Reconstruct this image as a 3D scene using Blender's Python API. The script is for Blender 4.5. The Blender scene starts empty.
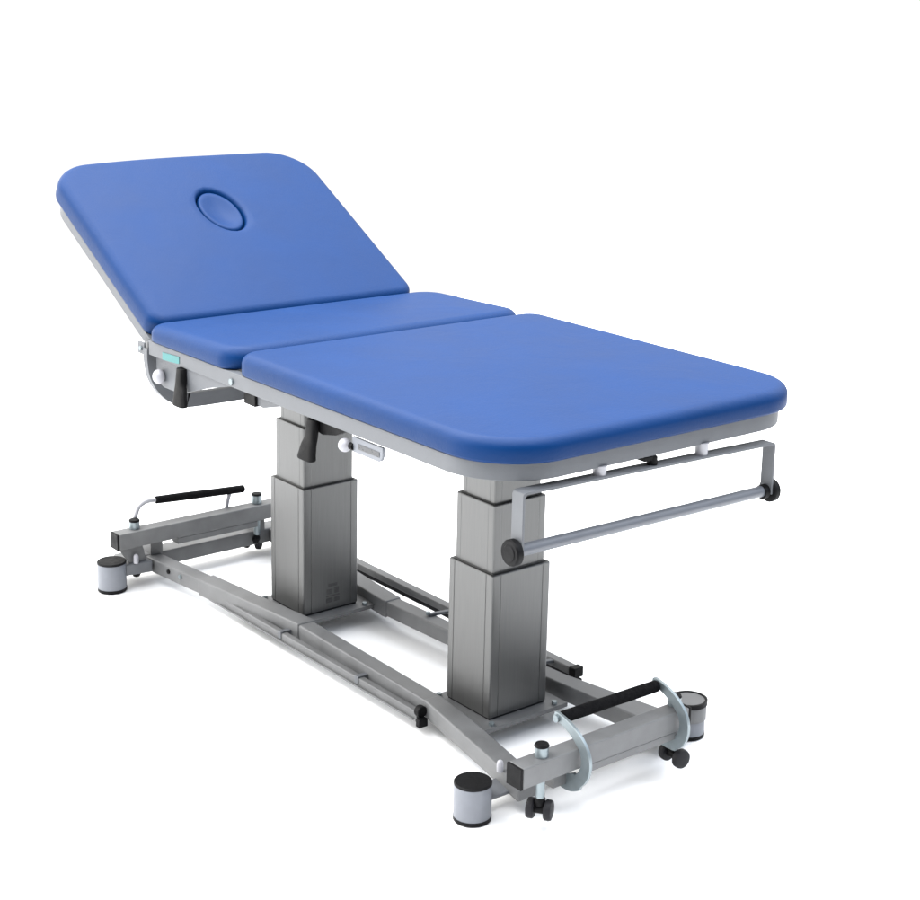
import bpy, bmesh, math, random
from mathutils import Vector, Matrix
random.seed(4)
S = 1.2                      # the model below is written in units of 1.2 m
scn = bpy.context.scene
# ---------------------------------------------------------------- camera
cam_d = bpy.data.cameras.new('camera'); cam = bpy.data.objects.new('camera', cam_d)
scn.collection.objects.link(cam); scn.camera = cam
rt = Vector((0.64503736, 0.76359316, 0.0291939)); up = Vector((-0.20098461, 0.13267262, 0.97056847))
fw = Vector((-0.73724622, 0.63192045, -0.23904927))
M = Matrix((rt, up, -fw)).transposed().to_4x4()
M.translation = Vector((2.51438473, -1.8363317, 1.35888168)) * S
cam.matrix_world = M
cam_d.sensor_fit = 'HORIZONTAL'; cam_d.sensor_width = 36; cam_d.lens = 1641.76 / 920 * 36
cam_d.shift_x = -(517.6 - 460) / 920; cam_d.shift_y = -(450 - 381.3) / 920
cam_d.clip_start = .05; cam_d.clip_end = 400
# ---------------------------------------------------------------- studio surroundings: bright white all round, dimmer on the right
w = bpy.data.worlds.new('World'); scn.world = w; w.use_nodes = True
nt = w.node_tree; nt.nodes.clear()
out = nt.nodes.new('ShaderNodeOutputWorld'); bg = nt.nodes.new('ShaderNodeBackground')
tc = nt.nodes.new('ShaderNodeTexCoord'); nrm = nt.nodes.new('ShaderNodeVectorMath'); nrm.operation = 'NORMALIZE'
dot = nt.nodes.new('ShaderNodeVectorMath'); dot.operation = 'DOT_PRODUCT'
dv = Vector((1, .1, 0)).normalized(); dot.inputs[1].default_value = dv
mr = nt.nodes.new('ShaderNodeMapRange'); mr.interpolation_type = 'SMOOTHSTEP'
mr.inputs[1].default_value = -.15; mr.inputs[2].default_value = .6; mr.inputs[3].default_value = 1.0; mr.inputs[4].default_value = .09
sep = nt.nodes.new('ShaderNodeSeparateXYZ')
mz = nt.nodes.new('ShaderNodeMapRange'); mz.interpolation_type = 'SMOOTHSTEP'
mz.inputs[1].default_value = .35; mz.inputs[2].default_value = .80; mz.inputs[3].default_value = .88; mz.inputs[4].default_value = 1.8
mul = nt.nodes.new('ShaderNodeMath'); mul.operation = 'MULTIPLY'
# a broad brighter patch on the left and behind (big diffuse wall of light)
dot2 = nt.nodes.new('ShaderNodeVectorMath'); dot2.operation = 'DOT_PRODUCT'; dot2.inputs[1].default_value = Vector((-.85, -.60, .45)).normalized()
mb = nt.nodes.new('ShaderNodeMapRange'); mb.interpolation_type = 'SMOOTHSTEP'
mb.inputs[1].default_value = .45; mb.inputs[2].default_value = .95; mb.inputs[3].default_value = 0; mb.inputs[4].default_value = 2.2
dot3 = nt.nodes.new('ShaderNodeVectorMath'); dot3.operation = 'DOT_PRODUCT'; dot3.inputs[1].default_value = Vector((.35, .9, 1.1)).normalized()
mc = nt.nodes.new('ShaderNodeMapRange'); mc.interpolation_type = 'SMOOTHSTEP'
mc.inputs[1].default_value = .60; mc.inputs[2].default_value = .98; mc.inputs[3].default_value = 0; mc.inputs[4].default_value = 1.8
ad = nt.nodes.new('ShaderNodeMath'); ad.operation = 'ADD'; ad2 = nt.nodes.new('ShaderNodeMath'); ad2.operation = 'ADD'
L = nt.links.new
L(tc.outputs['Generated'], nrm.inputs[0]); L(nrm.outputs[0], dot.inputs[0]); L(dot.outputs['Value'], mr.inputs[0])
L(nrm.outputs[0], sep.inputs[0]); L(sep.outputs[2], mz.inputs[0])
L(mr.outputs[0], mul.inputs[0]); L(mz.outputs[0], mul.inputs[1]); L(nrm.outputs[0], dot2.inputs[0]); L(dot2.outputs['Value'], mb.inputs[0]); L(nrm.outputs[0], dot3.inputs[0]); L(dot3.outputs['Value'], mc.inputs[0])
L(mul.outputs[0], ad.inputs[0]); L(mb.outputs[0], ad.inputs[1]); L(ad.outputs[0], ad2.inputs[0]); L(mc.outputs[0], ad2.inputs[1]); L(ad2.outputs[0], bg.inputs[1])
mt = nt.nodes.new('ShaderNodeMapRange'); mt.inputs[1].default_value = -.3; mt.inputs[2].default_value = .6
mixc = nt.nodes.new('ShaderNodeMix'); mixc.data_type = 'RGBA'
mixc.inputs[6].default_value = (1.0, .99, .97, 1); mixc.inputs[7].default_value = (.82, .92, 1.08, 1)
L(dot.outputs['Value'], mt.inputs[0]); L(mt.outputs[0], mixc.inputs[0]); L(mixc.outputs[2], bg.inputs[0])
L(bg.outputs[0], out.inputs[0])
# ---------------------------------------------------------------- lamps (softboxes)
def area(name, loc, target, size, power, col=(1, 1, 1)):
    d = bpy.data.lights.new(name, 'AREA'); d.shape = 'RECTANGLE'; d.size, d.size_y = size; d.energy = power; d.color = col
    o = bpy.data.objects.new(name, d); scn.collection.objects.link(o); o.location = loc
    o.rotation_euler = (Vector(target) - Vector(loc)).to_track_quat('-Z', 'Y').to_euler(); return o
area('softbox_overhead', (.1, -.7, 4.0), (.1, -.5, 0), (6.0, 4.6), 430)
area('softbox_side', (-2.4, -3.8, 2.0), (-.2, 0, .4), (2.2, 2.0), 30, (1, .985, .96))
scn.view_settings.view_transform = 'Standard'; scn.view_settings.look = 'None'
scn.view_settings.exposure = 0.32; scn.view_settings.gamma = 1
scn.cycles.max_bounces = 8; scn.cycles.diffuse_bounces = 4

# ---------------------------------------------------------------- materials
def mat(name, col, rough=.5, metal=0., ior=1.5, var=.06, vscale=18, bump=0., bscale=400, brushed=0, coat=0., stretch=None, dent=0):
    m = bpy.data.materials.new(name); m.use_nodes = True; t = m.node_tree; b = t.nodes['Principled BSDF']
    b.inputs['Roughness'].default_value = rough; b.inputs['Metallic'].default_value = metal; b.inputs['IOR'].default_value = ior
    b.inputs['Coat Weight'].default_value = coat
    c = t.nodes.new('ShaderNodeTexCoord'); mp = t.nodes.new('ShaderNodeMapping'); t.links.new(c.outputs['Object'], mp.inputs[0])
    if stretch: mp.inputs['Scale'].default_value = stretch
    n = t.nodes.new('ShaderNodeTexNoise'); n.inputs['Scale'].default_value = vscale; n.inputs['Detail'].default_value = 6
    t.links.new(mp.outputs[0], n.inputs['Vector'])
    r = t.nodes.new('ShaderNodeMapRange'); r.inputs[3].default_value = 1 - var; r.inputs[4].default_value = 1 + var
    r.inputs[1].default_value = .3; r.inputs[2].default_value = .7
    t.links.new(n.outputs[0], r.inputs[0])
    mx = t.nodes.new('ShaderNodeVectorMath'); mx.operation = 'SCALE'; mx.inputs[0].default_value = col[:3]
    t.links.new(r.outputs[0], mx.inputs['Scale']); t.links.new(mx.outputs[0], b.inputs['Base Color'])
    r2 = t.nodes.new('ShaderNodeMapRange'); r2.inputs[1].default_value = .3; r2.inputs[2].default_value = .7
    r2.inputs[3].default_value = rough * (1 - var); r2.inputs[4].default_value = min(1, rough * (1 + var))
    t.links.new(n.outputs[0], r2.inputs[0]); t.links.new(r2.outputs[0], b.inputs['Roughness'])
    if bump:
        n2 = t.nodes.new('ShaderNodeTexNoise'); n2.inputs['Scale'].default_value = bscale; n2.inputs['Detail'].default_value = 3
        t.links.new(mp.outputs[0], n2.inputs['Vector'])
        bp = t.nodes.new('ShaderNodeBump'); bp.inputs['Strength'].default_value = bump; bp.inputs['Distance'].default_value = .001
        t.links.new(n2.outputs[0], bp.inputs['Height']); t.links.new(bp.outputs[0], b.inputs['Normal'])
        if dent:        # shallow unevenness of the foam and a few soft creases
            n3 = t.nodes.new('ShaderNodeTexNoise'); n3.inputs['Scale'].default_value = 9; n3.inputs['Detail'].default_value = 4; n3.inputs['Distortion'].default_value = .6
            t.links.new(c.outputs['Object'], n3.inputs['Vector'])
            b3 = t.nodes.new('ShaderNodeBump'); b3.inputs['Strength'].default_value = dent; b3.inputs['Distance'].default_value = .004
            t.links.new(n3.outputs[0], b3.inputs['Height']); t.links.new(b3.outputs[0], bp.inputs['Normal'])
    return m
VINYL = mat('blue_vinyl', (.0006, .0245, .104), .45, ior=1.225, var=.06, vscale=7, dent=.5, bump=.35, bscale=260)
PAINT = mat('grey_powder_coat', (.092, .098, .108), .5, var=.07, vscale=30, bump=.25, bscale=500)
PAINTD = mat('grey_base_paint', (.115, .117, .119), .5, var=.15, vscale=25, bump=.25, bscale=500)
ALU = mat('brushed_aluminium', (.112, .113, .112), .36, metal=.6, var=.05, vscale=60, bump=.15, bscale=300, stretch=(6, 6, .25))
ZINC = mat('zinc_plate', (.21, .245, .26), .35, metal=.6, var=.12, vscale=40, bump=.1)
BLACK = mat('black_plastic', (.004, .004, .0045), .55, ior=1.22, var=.2, vscale=60, bump=.3)
FOAM = mat('black_foam', (.003, .003, .0035), .9, ior=1.2, var=.3, vscale=120, bump=1.0, bscale=250)
WHITE = mat('white_plastic', (.32, .32, .345), .35, var=.03)
TEAL = mat('teal_sticker', (.015, .15, .15), .4, var=.15, vscale=120)
BOARD = mat('dark_board', (.10, .10, .10), .7)
FOOTG = mat('grey_plastic', (.148, .158, .18), .4, var=.05, vscale=50, bump=.15)
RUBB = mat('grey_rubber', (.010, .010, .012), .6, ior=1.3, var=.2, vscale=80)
FLOORM = mat('white_floor', (.93, .93, .93), .8, var=.01, vscale=3)

# ---------------------------------------------------------------- mesh helpers
def link(name, bm, m, parent, smooth=True, bevel=0., ang=35):
    bmesh.ops.recalc_face_normals(bm, faces=bm.faces)
    me = bpy.data.meshes.new(name); bm.to_mesh(me); bm.free()
    if smooth:
        for p in me.polygons: p.use_smooth = True
        me.set_sharp_from_angle(angle=math.radians(ang))
    o = bpy.data.objects.new(name, me); scn.collection.objects.link(o); me.materials.append(m)
    if parent: o.parent = parent
    if bevel:
        b = o.modifiers.new('bevel', 'BEVEL'); b.width = bevel; b.segments = 3; b.limit_method = 'ANGLE'; b.angle_limit = math.radians(40)
    return o
def rings(bm, rs, cap=True):
    vs = [[bm.verts.new(p) for p in r] for r in rs]
    n = len(vs[0])
    for a, b in zip(vs, vs[1:]):
        for i in range(n): bm.faces.new((a[i], a[(i+1) % n], b[(i+1) % n], b[i]))
    if cap: bm.faces.new(vs[0][::-1]); bm.faces.new(vs[-1])
    return vs
def box(bm, x0, x1, y0, y1, z0, z1):
    rings(bm, [[(x0, y0, z), (x1, y0, z), (x1, y1, z), (x0, y1, z)] for z in (z0, z1)])
def prism(bm, pts, d, axis='y'):
    """polygon pts (2-D) extruded between d[0], d[1] along axis"""
    f = {'y': lambda a, b, c: (a, c, b), 'z': lambda a, b, c: (a, b, c), 'x': lambda a, b, c: (c, a, b)}[axis]
    rings(bm, [[f(a, b, c) for a, b in pts] for c in d])
def cyl(bm, p0, p1, r0, r1=None, n=32, prof=None):
    p0, p1 = Vector(p0), Vector(p1); d = p1 - p0; q = d.to_track_quat('Z', 'Y')
    r1 = r0 if r1 is None else r1
    prof = prof or [(0, r0), (1, r1)]
    rings(bm, [[p0 + d * t + q @ Vector((r * math.cos(a * math.tau / n), r * math.sin(a * math.tau / n), 0)) for a in range(n)] for t, r in prof])
def tube(bm, pts, sec, upv=(0, 0, 1)):
    """sweep section (list of (side, up)) along pts with mitred joints"""
    pts = [Vector(p) for p in pts]; upv = Vector(upv); rs = []
    for i, p in enumerate(pts):
        a = (p - pts[i-1]).normalized() if i else None; b = (pts[i+1] - p).normalized() if i < len(pts)-1 else None
        t = ((a or b) + (b or a)).normalized(); k = 1 / max(.5, t.dot(a or b))
        side = t.cross(upv).normalized(); u = side.cross(t).normalized()
        rs.append([p + side * s * k + u * v for s, v in sec])
    rings(bm, rs)
def rect(w_, h_): return [(-w_/2, -h_/2), (w_/2, -h_/2), (w_/2, h_/2), (-w_/2, h_/2)]
def circ(r, n=20): return [(r * math.cos(i * math.tau / n), r * math.sin(i * math.tau / n)) for i in range(n)]
def smoothpath(pts, n=8):
    pts = [Vector(p) for p in pts]; o = []
    for i in range(len(pts) - 1):
        p0 = pts[max(i-1, 0)]; p1 = pts[i]; p2 = pts[i+1]; p3 = pts[min(i+2, len(pts)-1)]
        for k in range(n):
            t = k / n
            o.append(.5 * ((2*p1) + (p2-p0)*t + (2*p0-5*p1+4*p2-p3)*t*t + (-p0+3*p1-3*p2+p3)*t**3))
    return o + [pts[-1]]
def rrect(x0, x1, y0, y1, radii, n=14, inset=0., per=10):
    """rounded rectangle outline, radii for corners (x0y0, x1y0, x1y1, x0y1); equal vertex count for every inset"""
    o = []; cs = [(x0, y0, 180), (x1, y0, 270), (x1, y1, 0), (x0, y1, 90)]
    arcs = []
    for (cx, cy, a0), r in zip(cs, radii):
        sx = 1 if cx == x0 else -1; sy = 1 if cy == y0 else -1
        ox, oy = cx + sx * r, cy + sy * r; ri = r - inset
        arcs.append([(ox + ri * math.cos(math.radians(a0 + 90 * k / n)), oy + ri * math.sin(math.radians(a0 + 90 * k / n))) for k in range(n + 1)])
    for i in range(4):
        o += arcs[i]; a = arcs[i][-1]; b = arcs[(i + 1) % 4][0]
        o += [(a[0] + (b[0]-a[0]) * k / per, a[1] + (b[1]-a[1]) * k / per) for k in range(1, per)]
    return o
def cushion(bm, x0, x1, y0, y1, z0, z1, radii, hole=None, soft=.019, crown=.004):
    h = z1 - z0; P = []
    P.append((.005, -.04)); P.append((.001, .03)); P.append((0, .10)); P.append((0, .8 * (h - soft) / h))
    zz = h - soft
    for k in range(0, 9):
        a = math.radians(90 * k / 8); P.append((soft * (1 - math.cos(a)) * 1.05, (zz + soft * math.sin(a)) / h))
    rs = [[(x, y, z0 + t * h) for x, y in rrect(x0, x1, y0, y1, radii, inset=i)] for i, t in P]
    base = rs[-1]
    if not hole:
        cx, cy = (x0+x1)/2, (y0+y1)/2
        for s in (.96, .88, .75, .55, .3, .08):
            rs.append([(cx + (x-cx)*s, cy + (y-cy)*s, z1 + crown * (1 - s)) for x, y, _ in base])
        rings(bm, rs)
    else:
        hx, hy, ax, ay = hole
        el = []
        for x, y, _ in base:
            a = math.atan2((y-hy)/ay, (x-hx)/ax); el.append((hx + ax*math.cos(a), hy + ay*math.sin(a)))
        for t in (.06, .15, .3, .5, .7, .85, .93):
            rs.append([(x + (e[0]-x)*t, y + (e[1]-y)*t, z1 + crown * t) for (x, y, _), e in zip(base, el)])
        for s, dz in ((1.10, -.0005), (1.05, -.002), (1.01, -.005), (.985, -.009), (.97, -.016), (.95, -.026)):
            rs.append([(hx + (e[0]-hx)*s, hy + (e[1]-hy)*s, z1 + crown + dz) for e in el])
        rings(bm, rs)

# ---------------------------------------------------------------- setting
bm = bmesh.new(); box(bm, -3.6, 3.2, -2.8, 3.4, -.05, 0)
fl = link('floor', bm, FLOORM, None, smooth=False); fl['kind'] = 'structure'

# ---------------------------------------------------------------- the table
root = bpy.data.objects.new('treatment_table', None); scn.collection.objects.link(root)
root.scale = (S, S, S)
root['label'] = 'blue padded three-section treatment table with raised backrest on two telescopic metal columns'
root['category'] = 'treatment table'
def part(name, bm, m, parent=root, label=None, **k):
    o = link(name, bm, m, parent, **k)
    if label: o['label'] = label
    return o
def empty(name, parent=root, loc=(0, 0, 0), rot=(0, 0, 0)):
    e = bpy.data.objects.new(name, None); scn.collection.objects.link(e); e.parent = parent; e.location = loc; e.rotation_euler = rot; return e

Z0, Z1, ZC = .6217, .6496, .690
# upper frame: sheet rail that follows the cushions
bm = bmesh.new()
rad = (.012, .125, .125, .012)
o_ = rrect(-.335, .742, -.352, .352, rad); i_ = rrect(-.335, .742, -.352, .352, rad, inset=.006)
i2 = rrect(-.33, .737, -.347, .347, (.02, .12, .12, .02), inset=.012)
vs = rings(bm, [[(x, y, Z0) for x, y in i2], [(x, y, Z0) for x, y in o_], [(x, y, Z1) for x, y in o_], [(x, y, Z1) for x, y in i2]], cap=False)
a, b = vs[-1], vs[0]; n = len(a)
for i in range(n): bm.faces.new((a[i], a[(i+1) % n], b[(i+1) % n], b[i]))
for x0, x1 in ((-.33, -.30), (-.215, -.185), (.01, .04), (.28, .31), (.40, .43)):
    box(bm, x0, x1, -.336, .336, Z0 + .001, Z1 - .008)
fr = part('upper_frame', bm, PAINT, bevel=.0012)
bm = bmesh.new(); box(bm, -.345, -.334, -.350, -.330, .619, .645); 
part('hinge_bracket', bm, PAINTD, fr, bevel=.001)
bm = bmesh.new(); box(bm, -.372, -.3455, -.352, -.347, .617, .641); part('hinge_tab', bm, PAINT, fr, bevel=.001)
bm = bmesh.new(); cyl(bm, (-.357, -.3525, .629), (-.357, -.3555, .629), .0045, n=16); part('bolt', bm, ZINC, fr)
bm = bmesh.new(); cyl(bm, (-.012, -.3525, .632), (-.012, -.3555, .632), .006, n=20); part('bolt', bm, ZINC, fr)
bm = bmesh.new(); prism(bm, [(-.270, .6225), (-.205, .6265), (-.205, .6405), (-.270, .6375)], (-.3523, -.3530)); part('sticker', bm, TEAL, fr, label='small teal sticker')
# boards under the cushions
for x0, x1, rr in ((-.327, -.004, (.03,)*4), (.004, .728, (.03, .11, .11, .03))):
    bm = bmesh.new(); rings(bm, [[(x, y, z) for x, y in rrect(x0, x1, -.338, .338, rr)] for z in (Z1 - .006, Z1 + .003)])
    part('support_board', bm, BOARD)
bm = bmesh.new(); cushion(bm, -.002, .752, -.357, .357, Z1 + .002, ZC, (.045, .125, .118, .045), crown=.005)
part('foot_cushion', bm, VINYL, ang=80)
bm = bmesh.new(); cushion(bm, -.338, -.007, -.357, .345, Z1 + .002, ZC, (.045, .05, .05, .06), crown=.003, soft=.022)
for v in bm.verts:
    k = max(0, (v.co.z - Z1 - .010) / (ZC - Z1 - .010)); v.co.z += k * (-.0075 + .0095 * (v.co.x + .338) / .331)
part('middle_cushion', bm, VINYL, ang=80)
# backrest in its own tilted axes: local x = up along the rest, z = normal
TH = math.radians(29.5)
br = empty('backrest', root)
br.matrix_local = Matrix(((-math.cos(TH), 0, math.sin(TH), -.326), (0, -1, 0, 0), (math.sin(TH), 0, math.cos(TH), .681), (0, 0, 0, 1)))
# local y is flipped (right-handed): local y = -world y
def drop(bm):        # the head edge of the rest falls off slightly towards its near corner
    for v in bm.verts:
        if v.co.y > 0 and v.co.x > .40: v.co.x -= .020 * (v.co.y / .338) ** 2 * (v.co.x - .40) / .149
bm = bmesh.new(); cushion(bm, .004, .549, -.304, .338, -.043, 0, (.035, .105, .088, .035), hole=(.337, .017, .074, .050), crown=.003)
drop(bm)
part('backrest_cushion', bm, VINYL, br, ang=80)
bm = bmesh.new(); hx, hy, ax, ay = .337, .017, .069, .045; rs = []
for s, z in ((1.0, -.030), (1.0, -.012), (.985, -.0065), (.95, -.0030), (.88, -.0022), (.75, -.0042), (.55, -.0080), (.3, -.011), (.06, -.0120)):
    rs.append([(hx + ax*s*math.cos(a*math.tau/64), hy + ay*s*math.sin(a*math.tau/64), z) for a in range(64)])
rings(bm, rs); part('face_hole_plug', bm, VINYL, br, ang=80)
bm = bmesh.new()
o_ = rrect(.0, .520, -.288, .336, (.01, .09, .095, .01)); i_ = rrect(.0, .520, -.288, .336, (.025, .09, .095, .025), inset=.022)
vs = rings(bm, [[(x, y, -.064) for x, y in i_], [(x, y, -.064) for x, y in o_], [(x, y, -.0435) for x, y in o_], [(x, y, -.0435) for x, y in i_]], cap=False)
a, b = vs[-1], vs[0]; n = len(a)
for i in range(n): bm.faces.new((a[i], a[(i+1) % n], b[(i+1) % n], b[i]))
drop(bm); part('backrest_frame', bm, PAINT, br, bevel=.001)
bm = bmesh.new(); rings(bm, [[(x, y, z) for x, y in rrect(.02, .505, -.28, .318, (.03, .1, .1, .03))] for z in (-.052, -.0425)])
part('backrest_board', bm, BOARD, br)

# curved cross band under the hinge, lower arm, levers, knobs, plates
bm = bmesh.new()
pth = [(-.385, -.345, .632), (-.385, -.345, .605), (-.385, -.338, .568), (-.385, -.315, .532), (-.385, -.28, .508), (-.385, -.23, .500), (-.385, 0, .500),
       (-.385, .23, .500), (-.385, .28, .508), (-.385, .315, .532), (-.385, .338, .568), (-.385, .345, .605), (-.385, .345, .632)]
P2 = smoothpath([Vector((-.330, p[1] * 1.025, p[2])) for p in pth], 8)
rs = []
for i, p in enumerate(P2):
    t = (P2[min(i+1, len(P2)-1)] - P2[max(i-1, 0)]).normalized(); nn = Vector((1, 0, 0)).cross(t).normalized()
    if nn.dot(Vector((0, -p.y, .70 - p.z))) < 0: nn = -nn
    rs.append([p + Vector((-.016, 0, 0)), p, p + nn*.029, p + nn*.029 + Vector((-.016, 0, 0))])
rings(bm, rs); part('cross_band', bm, PAINT, bevel=.0008)
bm = bmesh.new(); prism(bm, [(-.21, .566), (-.215, .6225), (-.012, .6225), (-.03, .6185), (-.1075, .599)], (-.348, -.342)); part('lower_arm', bm, PAINT, bevel=.001)
bm = bmesh.new(); prism(bm, [(-.318, .6225), (-.205, .6225), (-.205, .585), (-.228, .562), (-.29, .562), (-.312, .568), (-.318, .590)], (-.341, -.336))
gp = part('gusset_plate', bm, PAINT, bevel=.001)
def ball(bm, c, r, sq=1.0):
    bmesh.ops.create_uvsphere(bm, u_segments=24, v_segments=16, radius=r, matrix=Matrix.Translation(c) @ Matrix.Diagonal((1, sq, 1, 1)))
def lever(x, z, y, w_, l_, lean):
    e = bmesh.new()
    # pivot bracket
    prism(e, [(x - .012, z + .010), (x + .030, z + .012), (x + .095, z + .008), (x + .06, z - .008), (x + .020, z - .016), (x - .004, z - .012)], (y + .006, y + .018))
    p = [Vector((x, y, z + .008)), Vector((x + .002, y - .004, z - .02)), Vector((x + lean*.6, y - .010, z - l_*.6)), Vector((x + lean, y - .016, z - l_))]
    pp = smoothpath(p, 6); rs = []
    for i, q in enumerate(pp):
        t = i / (len(pp) - 1); ww = w_ * (.62 + .62 * t * t) * (1 if i < len(pp) - 1 else .86); th = .008
        c = [(ww/2 * (abs(math.cos(a))**.6) * (1 if math.cos(a) > 0 else -1), th * (abs(math.sin(a))**.7) * (1 if math.sin(a) > 0 else -1)) for a in [k*math.tau/24 for k in range(24)]]
        rs.append([q + Vector((u, v, 0)) for u, v in c])
    rings(e, rs); return e
part('release_lever', lever(.242, .610, -.345, .041, .060, .004), BLACK, bevel=.001)
part('release_lever', lever(-.196, .612, -.352, .038, .060, .018), BLACK, bevel=.001)
bm = bmesh.new(); ball(bm, (.346, -.350, .598), .0118); kb = part('knob', bm, WHITE, label='white ball knob')
bm = bmesh.new(); cyl(bm, (.350, -.346, .598), (.366, -.346, .599), .006, n=16); part('knob_collar', bm, BLACK, kb)
bm = bmesh.new()
pl = [(.362, .617), (.362, .590), (.436, .590), (.445, .594), (.449, .602), (.449, .617)]
prism(bm, pl, (-.347, -.342)); ip = part('indicator_plate', bm, FOOTG, bevel=.0015, label='clear grey indicator plate')
bm = bmesh.new(); box(bm, .380, .440, -.3478, -.3472, .5985, .6075); part('indicator_window', bm, mat('grey_window', (.05, .052, .056), .4, vscale=200, var=.5), ip)
bm = bmesh.new(); ball(bm, (-.292, -.350, .584), .0145, .8); part('knob', bm, WHITE, label='round white knob')
bm = bmesh.new(); box(bm, -.008, .030, -.330, -.300, .590, .621); 
part('stop_block', bm, BLACK, bevel=.001)
bm = bmesh.new(); prism(bm, [(.031, .621), (.031, .594), (.05, .592), (.11, .608), (.12, .621)], (-.325, -.322)); part('stop_plate', bm, PAINT)
# gas spring that lifts the backrest (under the cushions)
bm = bmesh.new(); cyl(bm, (.02, 0, .600), (-.25, 0, .612), .012); cyl(bm, (-.25, 0, .612), (-.40, 0, .66), .005)
part('gas_spring', bm, BLACK)

# ---------------------------------------------------------------- lifting columns
def colprof(a, b, g=0.0008, r=.006):
    """extruded aluminium section with rounded corners and a groove near each edge"""
    pts = []
    def side(p, q, nrm):
        d = Vector(q) - Vector(p); l = d.length; d = d / l; nn = Vector(nrm)
        for t, dep in ((r, 0), (l*.13, 0), (l*.13 + .0004, g), (l*.13 + .0022, g), (l*.13 + .0026, 0), (l*.87 - .0026, 0), (l*.87 - .0022, g), (l*.87 - .0004, g), (l*.87, 0), (l - r, 0)):
            v = Vector(p) + d * t - nn * dep; pts.append((v.x, v.y))
        c = Vector(q); n2 = Vector((-nn.y, nn.x)) # next normal
        o = c - nn * r - n2 * r
        for k in (1, 2, 3):
            an = math.radians(90 * k / 4); v = o + nn * r * math.cos(an) + n2 * r * math.sin(an); pts.append((v.x, v.y))
    side((-a, -b), (a, -b), (0, -1)); side((a, -b), (a, b), (1, 0)); side((a, b), (-a, b), (0, 1)); side((-a, b), (-a, -b), (-1, 0))
    return pts
def stage(xc, a, b, z0, z1, g=.0008, name='column_stage', parent=None, m=None, r=.004):
    e = bmesh.new(); pr = colprof(a, b, g, r)
    rings(e, [[(xc + x*s, y*s, z) for x, y in pr] for z, s in ((z0, 1), (z1 - .0015, 1), (z1, .985))])
    return part(name, e, m or ALU, parent, ang=25)
for xc in (-.2786, .3369):
    col = empty('lifting_column', root)
    stage(xc, .0635, .069, .046, .3205, parent=col)
    stage(xc, .0545, .0615, .319, .4485, g=.0004, parent=col)
    stage(xc, .0470, .0545, .447, .6205, g=.0004, parent=col)
    for a, b, z in ((.0565, .0635, .3209), (.0485, .056, .4489)):
        e = bmesh.new(); box(e, xc - a, xc + a, -b, b, z, z + .0014); part('gasket', e, BOARD, col, bevel=.0008)
    e = bmesh.new(); box(e, xc - .061, xc + .061, -.066, .066, .0415, .0465); part('shadow_gap', e, RUBB, col)  # near-black strip standing in for the shade in the gap under the column
    col.children[-1].name = 'gap_shade_strip'
    e = bmesh.new(); box(e, xc - .085, xc + .090, -.100, .100, .0335, .0415); bpz = part('base_plate', e, PAINTD, col)
    for sx in (-.076, .080):
        for sy in (-.076, .076):
            e = bmesh.new(); cyl(e, (xc + sx, sy, .0415), (xc + sx, sy, .0475), .0055, n=6); part('bolt', e, ZINC, bpz, smooth=False)
    e = bmesh.new(); box(e, xc - .075, xc + .075, -.09, .09, .6125, .6205); part('top_plate', e, PAINTD, col)
# faint rating sticker low on the far column's end face
e = bmesh.new(); x = -.2786 + .0636
for (y0, y1, z0, z1) in ((-.012, .004, .060, .070), (.008, .022, .060, .070), (-.012, .022, .073, .076), (-.010, .004, .079, .090), (.009, .020, .079, .092), (-.006, .016, .095, .102)):
    box(e, x - .001, x + .0004, y0, y1, z0, z1)
part('embossed_marking', e, mat('dark_marking', (.055, .055, .055), .5, metal=.2, var=.3, vscale=200))

# ---------------------------------------------------------------- base
RW, RH, RZ = .036, .0325, .044
near = [(-.715, -.165, RZ), (-.16, -.106, RZ), (.31, -.116, RZ)]
far = [(-.715, .165, RZ), (-.16, .112, RZ), (.33, .133, RZ)]
for pth in (near, far):
    bm = bmesh.new(); tube(bm, pth, rect(RW, RH)); rl = part('base_rail', bm, PAINTD, bevel=.003)
    fl_ = ([(.29, .112), (.36, .115), (.52, .129), (.645, .140), (.645, .206), (.48, .175), (.36, .154), (.29, .1495)] if pth is far else
           [(.29, -.1335), (.40, -.156), (.53, -.182), (.645, -.206), (.645, -.160), (.57, -.147), (.40, -.112), (.29, -.0975)])
    bm = bmesh.new(); prism(bm, fl_, (.0272, .0612), 'z'); part('rail_end', bm, PAINTD, rl, bevel=.003)
    def lerp(a, b, t): return Vector(a) + (Vector(b) - Vector(a)) * t
    bm = bmesh.new(); tube(bm, [lerp(pth[0], pth[1], .40), pth[1], lerp(pth[1], pth[2], .03)], rect(RW + .006, RH + .005)); part('rail_sleeve', bm, PAINTD, rl, bevel=.003)
    for t in (.20, .28):
        q = lerp(pth[0], pth[1], t)
        bm = bmesh.new(); cyl(bm, (q.x, q.y - .017, q.z + .004), (q.x, q.y - .0215, q.z + .004), .005, n=16); part('bolt', bm, BLACK if t == .20 else ZINC, rl)
for x0, x1 in ((-.742, -.694), (.575, .6135)):
    ye = .236 if x0 < 0 else .17
    bm = bmesh.new(); box(bm, x0, x1, -ye, ye, .0275, .0625); ct = part('cross_tube', bm, PAINTD, bevel=.003)
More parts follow.
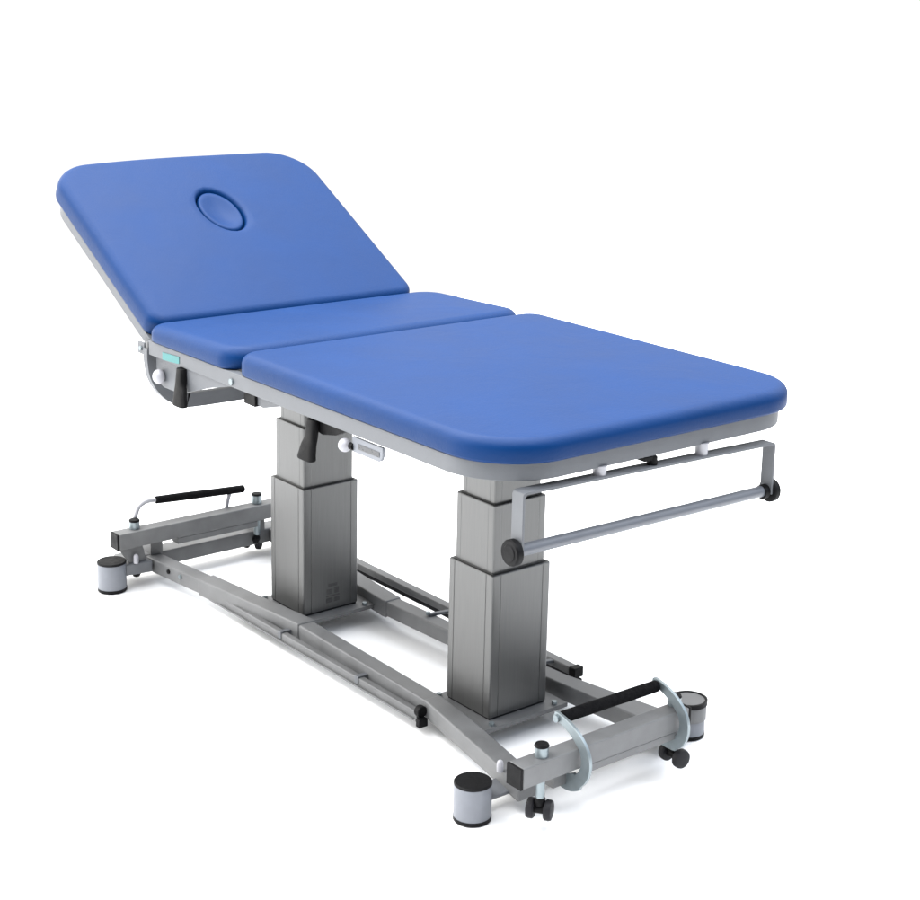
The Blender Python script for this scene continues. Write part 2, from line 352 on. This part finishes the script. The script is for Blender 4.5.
# round feet
for x, y in ((-.687, -.268), (.602, -.268), (-.687, .248), (.597, .248)):
    ft = empty('levelling_foot', root, (x, y, 0))
    bm = bmesh.new(); r = .0318
    cyl(bm, (0, 0, .006), (0, 0, .0665), r, prof=[(0, r), (.96, r), (.985, r - .0004), (1, r - .0014)], n=64); part('foot_body', bm, FOOTG, ft)
    bm = bmesh.new(); cyl(bm, (0, 0, .0), (0, 0, .0085), r, prof=[(0, r - .004), (.25, r + .0004), (1, r + .0006)], n=64); part('foot_pad', bm, BLACK, ft)
    bm = bmesh.new(); cyl(bm, (0, 0, .0655), (0, 0, .070), r, prof=[(0, r + .0004), (.6, r + .0004), (1, r - .0012)], n=64); part('foot_cap', bm, BLACK, ft)
    sy = 1 if y < 0 else -1
    bm = bmesh.new()
    if x > 0: prism(bm, [(-.030, sy*.012), (.012, sy*.012), (.014, sy*.10), (-.040, sy*.10)], (.0285, .0345), 'z')
    else: prism(bm, [(-.020, sy*.024), (.022, sy*.024), (.030, sy*.085), (-.030, sy*.085)], (.034, .060), 'z')
    part('foot_bracket', bm, PAINT, ft, bevel=.002)
    if x > 0 and y > 0:
        bm = bmesh.new(); cyl(bm, (0, 0, .036), (0, 0, .071), r, prof=[(0, r + .0016), (.93, r + .0016), (1, r + .0002)], n=64); part('hood', bm, PAINTD, ft)
        bm = bmesh.new(); n = 64
        rs = [[((r + q) * math.cos(a*math.tau/n), (r + q) * math.sin(a*math.tau/n), z) for a in range(n)] for q, z in ((.0017, .064), (.0028, .064), (.0028, .0725), (-.002, .0725), (-.002, .0705))]
        rings(bm, rs, cap=False); part('rubber_rim', bm, BLACK, ft)
for x, y, z in ((-.660, -.222, .070), (.590, -.200, .068)):
    bm = bmesh.new(); cyl(bm, (x, y, z - .008), (x, y, z + .013), .0115, n=24, prof=[(0, .0055), (.2, .0058), (.7, .0058), (.9, .0045), (1, .002)]); part('knob', bm, WHITE, label='small white plastic knob')
# caster bars with caps, bolts and casters
def caster(x, y, zb, ang, cap_z, off=(0, 0), sep=1.0):
    c = empty('caster', root, (x, y, 0))
    bm = bmesh.new(); cyl(bm, (0, 0, .058), (0, 0, cap_z), .0075); part('stem', bm, ZINC, c)
    bm = bmesh.new(); cyl(bm, (0, 0, .1355), (0, 0, cap_z - .004), .0115, n=28); part('sleeve', bm, ZINC, c)
    bm = bmesh.new(); cyl(bm, (0, 0, cap_z - .004), (0, 0, cap_z + .001), .0135, n=28, prof=[(0, .0115), (.3, .0128), (1, .011)]); part('stem_cap', bm, BLACK, c)
    d = Vector((math.cos(ang), math.sin(ang), 0)); O = Vector((off[0], off[1], zb))
    bm = bmesh.new(); cyl(bm, O + Vector((-off[0]*.5, -off[1]*.5, .008)), (0, 0, zb + .024), .0095, n=20, prof=[(0, .009), (.7, .009), (1, .006)])
    cyl(bm, O - d * .013, O + d * .013, .0075, n=20); part('caster_body', bm, BLACK, c)
    for s in (-1, 1):
        bm = bmesh.new(); a = O + d * s * .0085 * sep; b = O + d * s * (.0085 * sep + .014)
        cyl(bm, a, b, .017, n=36, prof=[(0, .0150), (.15, .0172), (.6, .0174), (.85, .0162), (.95, .012), (1, .006)]); part('wheel', bm, RUBB, c)
    return c
for X in (-.679, .701):
    bm = bmesh.new(); box(bm, X - .018, X + .018, -.260, (.152 if X < 0 else .118), .0985, .1350); cb = part('caster_bar', bm, PAINTD, bevel=.002)
    for y0, y1 in ((-.2655, -.2600), (.1520, .1575) if X < 0 else (.118, .1235)):
        bm = bmesh.new(); box(bm, X - .0183, X + .0183, y0, y1, .0982, .1353); part('end_cap', bm, BLACK, cb, bevel=.0012)
    bm = bmesh.new(); box(bm, X - .012, X + .016, -.115, .095, .0840, .0980); part('link_strip', bm, PAINTD, cb, bevel=.001)
    for y in (-.17, .10):
        xx = X - .03 if X > 0 else X - .03
        bm = bmesh.new(); box(bm, X - .050, X - .010, y, y + .03, .0605, .0990); part('bar_support', bm, PAINTD, cb, bevel=.001)
bm = bmesh.new(); prism(bm, [(-.258, .0985), (-.200, .0985), (-.190, .060), (-.232, .060)], (-.676, -.671), 'x'); part('end_web', bm, PAINTD, bevel=.001)
caster(.701, -.207, .041, math.radians(35), .1565)
caster(.694, .106, .043, math.radians(-5), .1540, (.006, .0), 1.4)
caster(-.683, -.212, .027, math.radians(40), .1560, (-.036, .006))
caster(-.683, .105, .027, math.radians(40), .1590, (-.036, .01))
# foot pedals: right (crescent arms) and left (bent rod)
pd = empty('foot_pedal', root)
bm = bmesh.new(); cyl(bm, (.668, -.134, .170), (.668, .086, .167), .0105, n=28, prof=[(0, .0085), (.01, .0105), (.3, .0108), (.5, .0103), (.7, .0108), (.99, .0105), (1, .0085)]); part('foam_grip', bm, FOAM, pd)
for y in (-.1385, .0905):
    bm = bmesh.new(); cp = smoothpath([(.655, y, .173), (.684, y, .166), (.712, y, .152), (.732, y, .130), (.735, y, .104), (.722, y, .080), (.697, y, .066 + (.010 if y > 0 else 0)), (.675, y, .066 + (.012 if y > 0 else 0))], 6)
    cp = [Vector(p) for p in cp]; rs = []
    for i, p in enumerate(cp):
        t = (cp[min(i+1, len(cp)-1)] - cp[max(i-1, 0)]).normalized(); nn = t.cross(Vector((0, 1, 0))); u = i/(len(cp)-1)
        wd = .0070 + .0042 * math.sin(min(1, u*1.15) * math.pi * .6) + (.004 if u > .75 else 0)
        if i in (0, len(cp)-1): wd *= .6
        rs.append([p + nn*wd + Vector((0, dy, 0)) * 1 for dy in (-.003,)] + [p + nn*wd + Vector((0, .003, 0)), p - nn*wd + Vector((0, .003, 0)), p - nn*wd + Vector((0, -.003, 0))])
    rings(bm, rs); ar = part('pedal_arm', bm, ZINC, pd, bevel=.0008)
    bm = bmesh.new(); cyl(bm, (.664, y - .0075, .169), (.664, y + .004, .169), .0065, n=16); part('bolt', bm, ZINC, ar)
pd = empty('foot_pedal', root)
bm = bmesh.new(); cyl(bm, (-.70, -.150, .186), (-.70, .080, .171), .0092, n=28, prof=[(0, .007), (.01, .009), (.3, .0095), (.6, .009), (.99, .0092), (1, .007)]); part('foam_grip', bm, FOAM, pd)
bm = bmesh.new(); tube(bm, smoothpath([(-.698, -.206, .120), (-.698, -.203, .150), (-.70, -.192, .176), (-.70, -.172, .1865), (-.70, -.145, .186)], 6), circ(.0052, 14), upv=(1, 0, 0))
part('pedal_rod', bm, WHITE, pd)
bm = bmesh.new(); tube(bm, smoothpath([(-.699, .030, .120), (-.699, .036, .150), (-.70, .044, .170)], 5), circ(.0048, 14), upv=(1, 0, 0)); part('pedal_rod', bm, WHITE, pd)
# long switch rails beside the base
bm = bmesh.new(); box(bm, -.455, .292, -.1515, -.1375, .0245, .0415); nb = part('switch_rail', bm, PAINTD, bevel=.002)
bm = bmesh.new(); box(bm, -.455, .285, -.1560, -.1517, .0240, .0275); part('rail_lip', bm, PAINTD, nb)
for x in (-.175, .10):
    bm = bmesh.new(); box(bm, x - .006, x + .006, -.1535, -.120, .0285, .0445); part('rail_clip', bm, PAINT, nb, bevel=.001)
bm = bmesh.new(); cyl(bm, (.288, -.1450, .043), (.302, -.1450, .043), .011, n=14); cyl(bm, (.296, -.150, .030), (.306, -.152, .022), .007, n=12)
box(bm, .300, .312, -.160, -.140, .018, .034); part('end_cap', bm, BLACK, nb, bevel=.002)
bm = bmesh.new(); box(bm, -.42, .352, .170, .190, .052, .068); fb = part('switch_rail', bm, PAINTD, bevel=.002)
bm = bmesh.new(); box(bm, -.42, .345, .176, .195, .040, .0505); part('rail_lip', bm, RUBB, fb)
bm = bmesh.new(); box(bm, .3525, .370, .168, .192, .050, .070); box(bm, .354, .372, .172, .188, .040, .047); part('end_cap', bm, BLACK, fb, bevel=.002)
for x in (-.02, .30):
    bm = bmesh.new(); tube(bm, [(x - .01, .118, .063), (x, .16, .064), (x + .004, .182, .063)], rect(.010, .006)); part('rail_bracket', bm, PAINT, fb, bevel=.001)
    bm = bmesh.new(); cyl(bm, (x - .01, .118, .064), (x - .01, .118, .070), .0045, n=12); part('bolt', bm, ZINC, fb)

# ---------------------------------------------------------------- paper roll holder at the foot end
rh = empty('paper_roll_holder', root)
ya, yb = -.304, .265
def zt(y): return .6115 + (.5985 - .6115) * (y - ya) / (yb - ya)
bm = bmesh.new(); X0, X1 = .722, .748; T = .0045
outer = [(ya, .512), (ya, zt(ya) - .006), (ya + .002, zt(ya) - .002), (ya + .006, zt(ya)), (yb - .006, zt(yb)), (yb - .002, zt(yb) - .002), (yb, zt(yb) - .006), (yb, .505)]
inner = [(yb - T, .505), (yb - T, zt(yb) - T - .004), (yb - T - .004, zt(yb) - T), (ya + T + .004, zt(ya) - T), (ya + T, zt(ya) - T - .004), (ya + T, .512)]
loop = outer + inner
vs = [[bm.verts.new((X, y, z)) for y, z in loop] for X in (X0, X1)]
n = len(loop)
for i in range(n): bm.faces.new((vs[0][i], vs[0][(i+1) % n], vs[1][(i+1) % n], vs[1][i]))
m_ = [(0, 1, 12, 13), (1, 2, 11, 12), (2, 3, 11), (3, 4, 10, 11), (4, 5, 10), (5, 6, 9, 10), (6, 7, 8, 9)]
for X in (0, 1):
    for q in m_: bm.faces.new([vs[X][k] for k in q])
part('holder_bracket', bm, PAINT, rh, bevel=.0007)
bm = bmesh.new(); cyl(bm, (.735, ya + .004, .5160), (.735, yb - .004, .5095), .0098, n=28); part('roll_rod', bm, mat('satin_grey_tube', (.10, .108, .125), .4, var=.05), rh)
for y, z, s in ((ya, .5155, -1), (yb, .5085, 1)):
    bm = bmesh.new(); cyl(bm, (.735, y + s*.0005, z), (.735, y + s*.014, z), .021, n=48, prof=[(0, .0190), (.12, .0208), (.8, .0210), (1, .0190)])
    ds = part('end_knob', bm, BLACK, rh)
    bm = bmesh.new(); cyl(bm, (.735, y + s*.014, z), (.735, y + s*.0152, z), .013, n=32, prof=[(0, .0135), (1, .0125)]); part('knob_face', bm, BLACK, ds)
    if s > 0:
        bm = bmesh.new(); cyl(bm, (.735, y - .016, z), (.735, y - .005, z), .0125, n=28); part('knob_collar', bm, BLACK, ds)
for y in (-.137, .093):
    bm = bmesh.new(); cyl(bm, (.735, y, zt(y) - .004), (.735, y, Z0 + .002), .0105, n=28, prof=[(0, .0100), (.1, .0108), (.8, .0108), (1, .0125)]); part('spacer', bm, WHITE, rh)
bm = bmesh.new(); cyl(bm, (.735, -.022, zt(0)), (.735, -.022, Z0 - .003), .009, n=20); box(bm, .720, .742, -.045, -.018, Z0 - .008, Z0 - .0005)
part('clamp_screw', bm, BLACK, rh, bevel=.001)
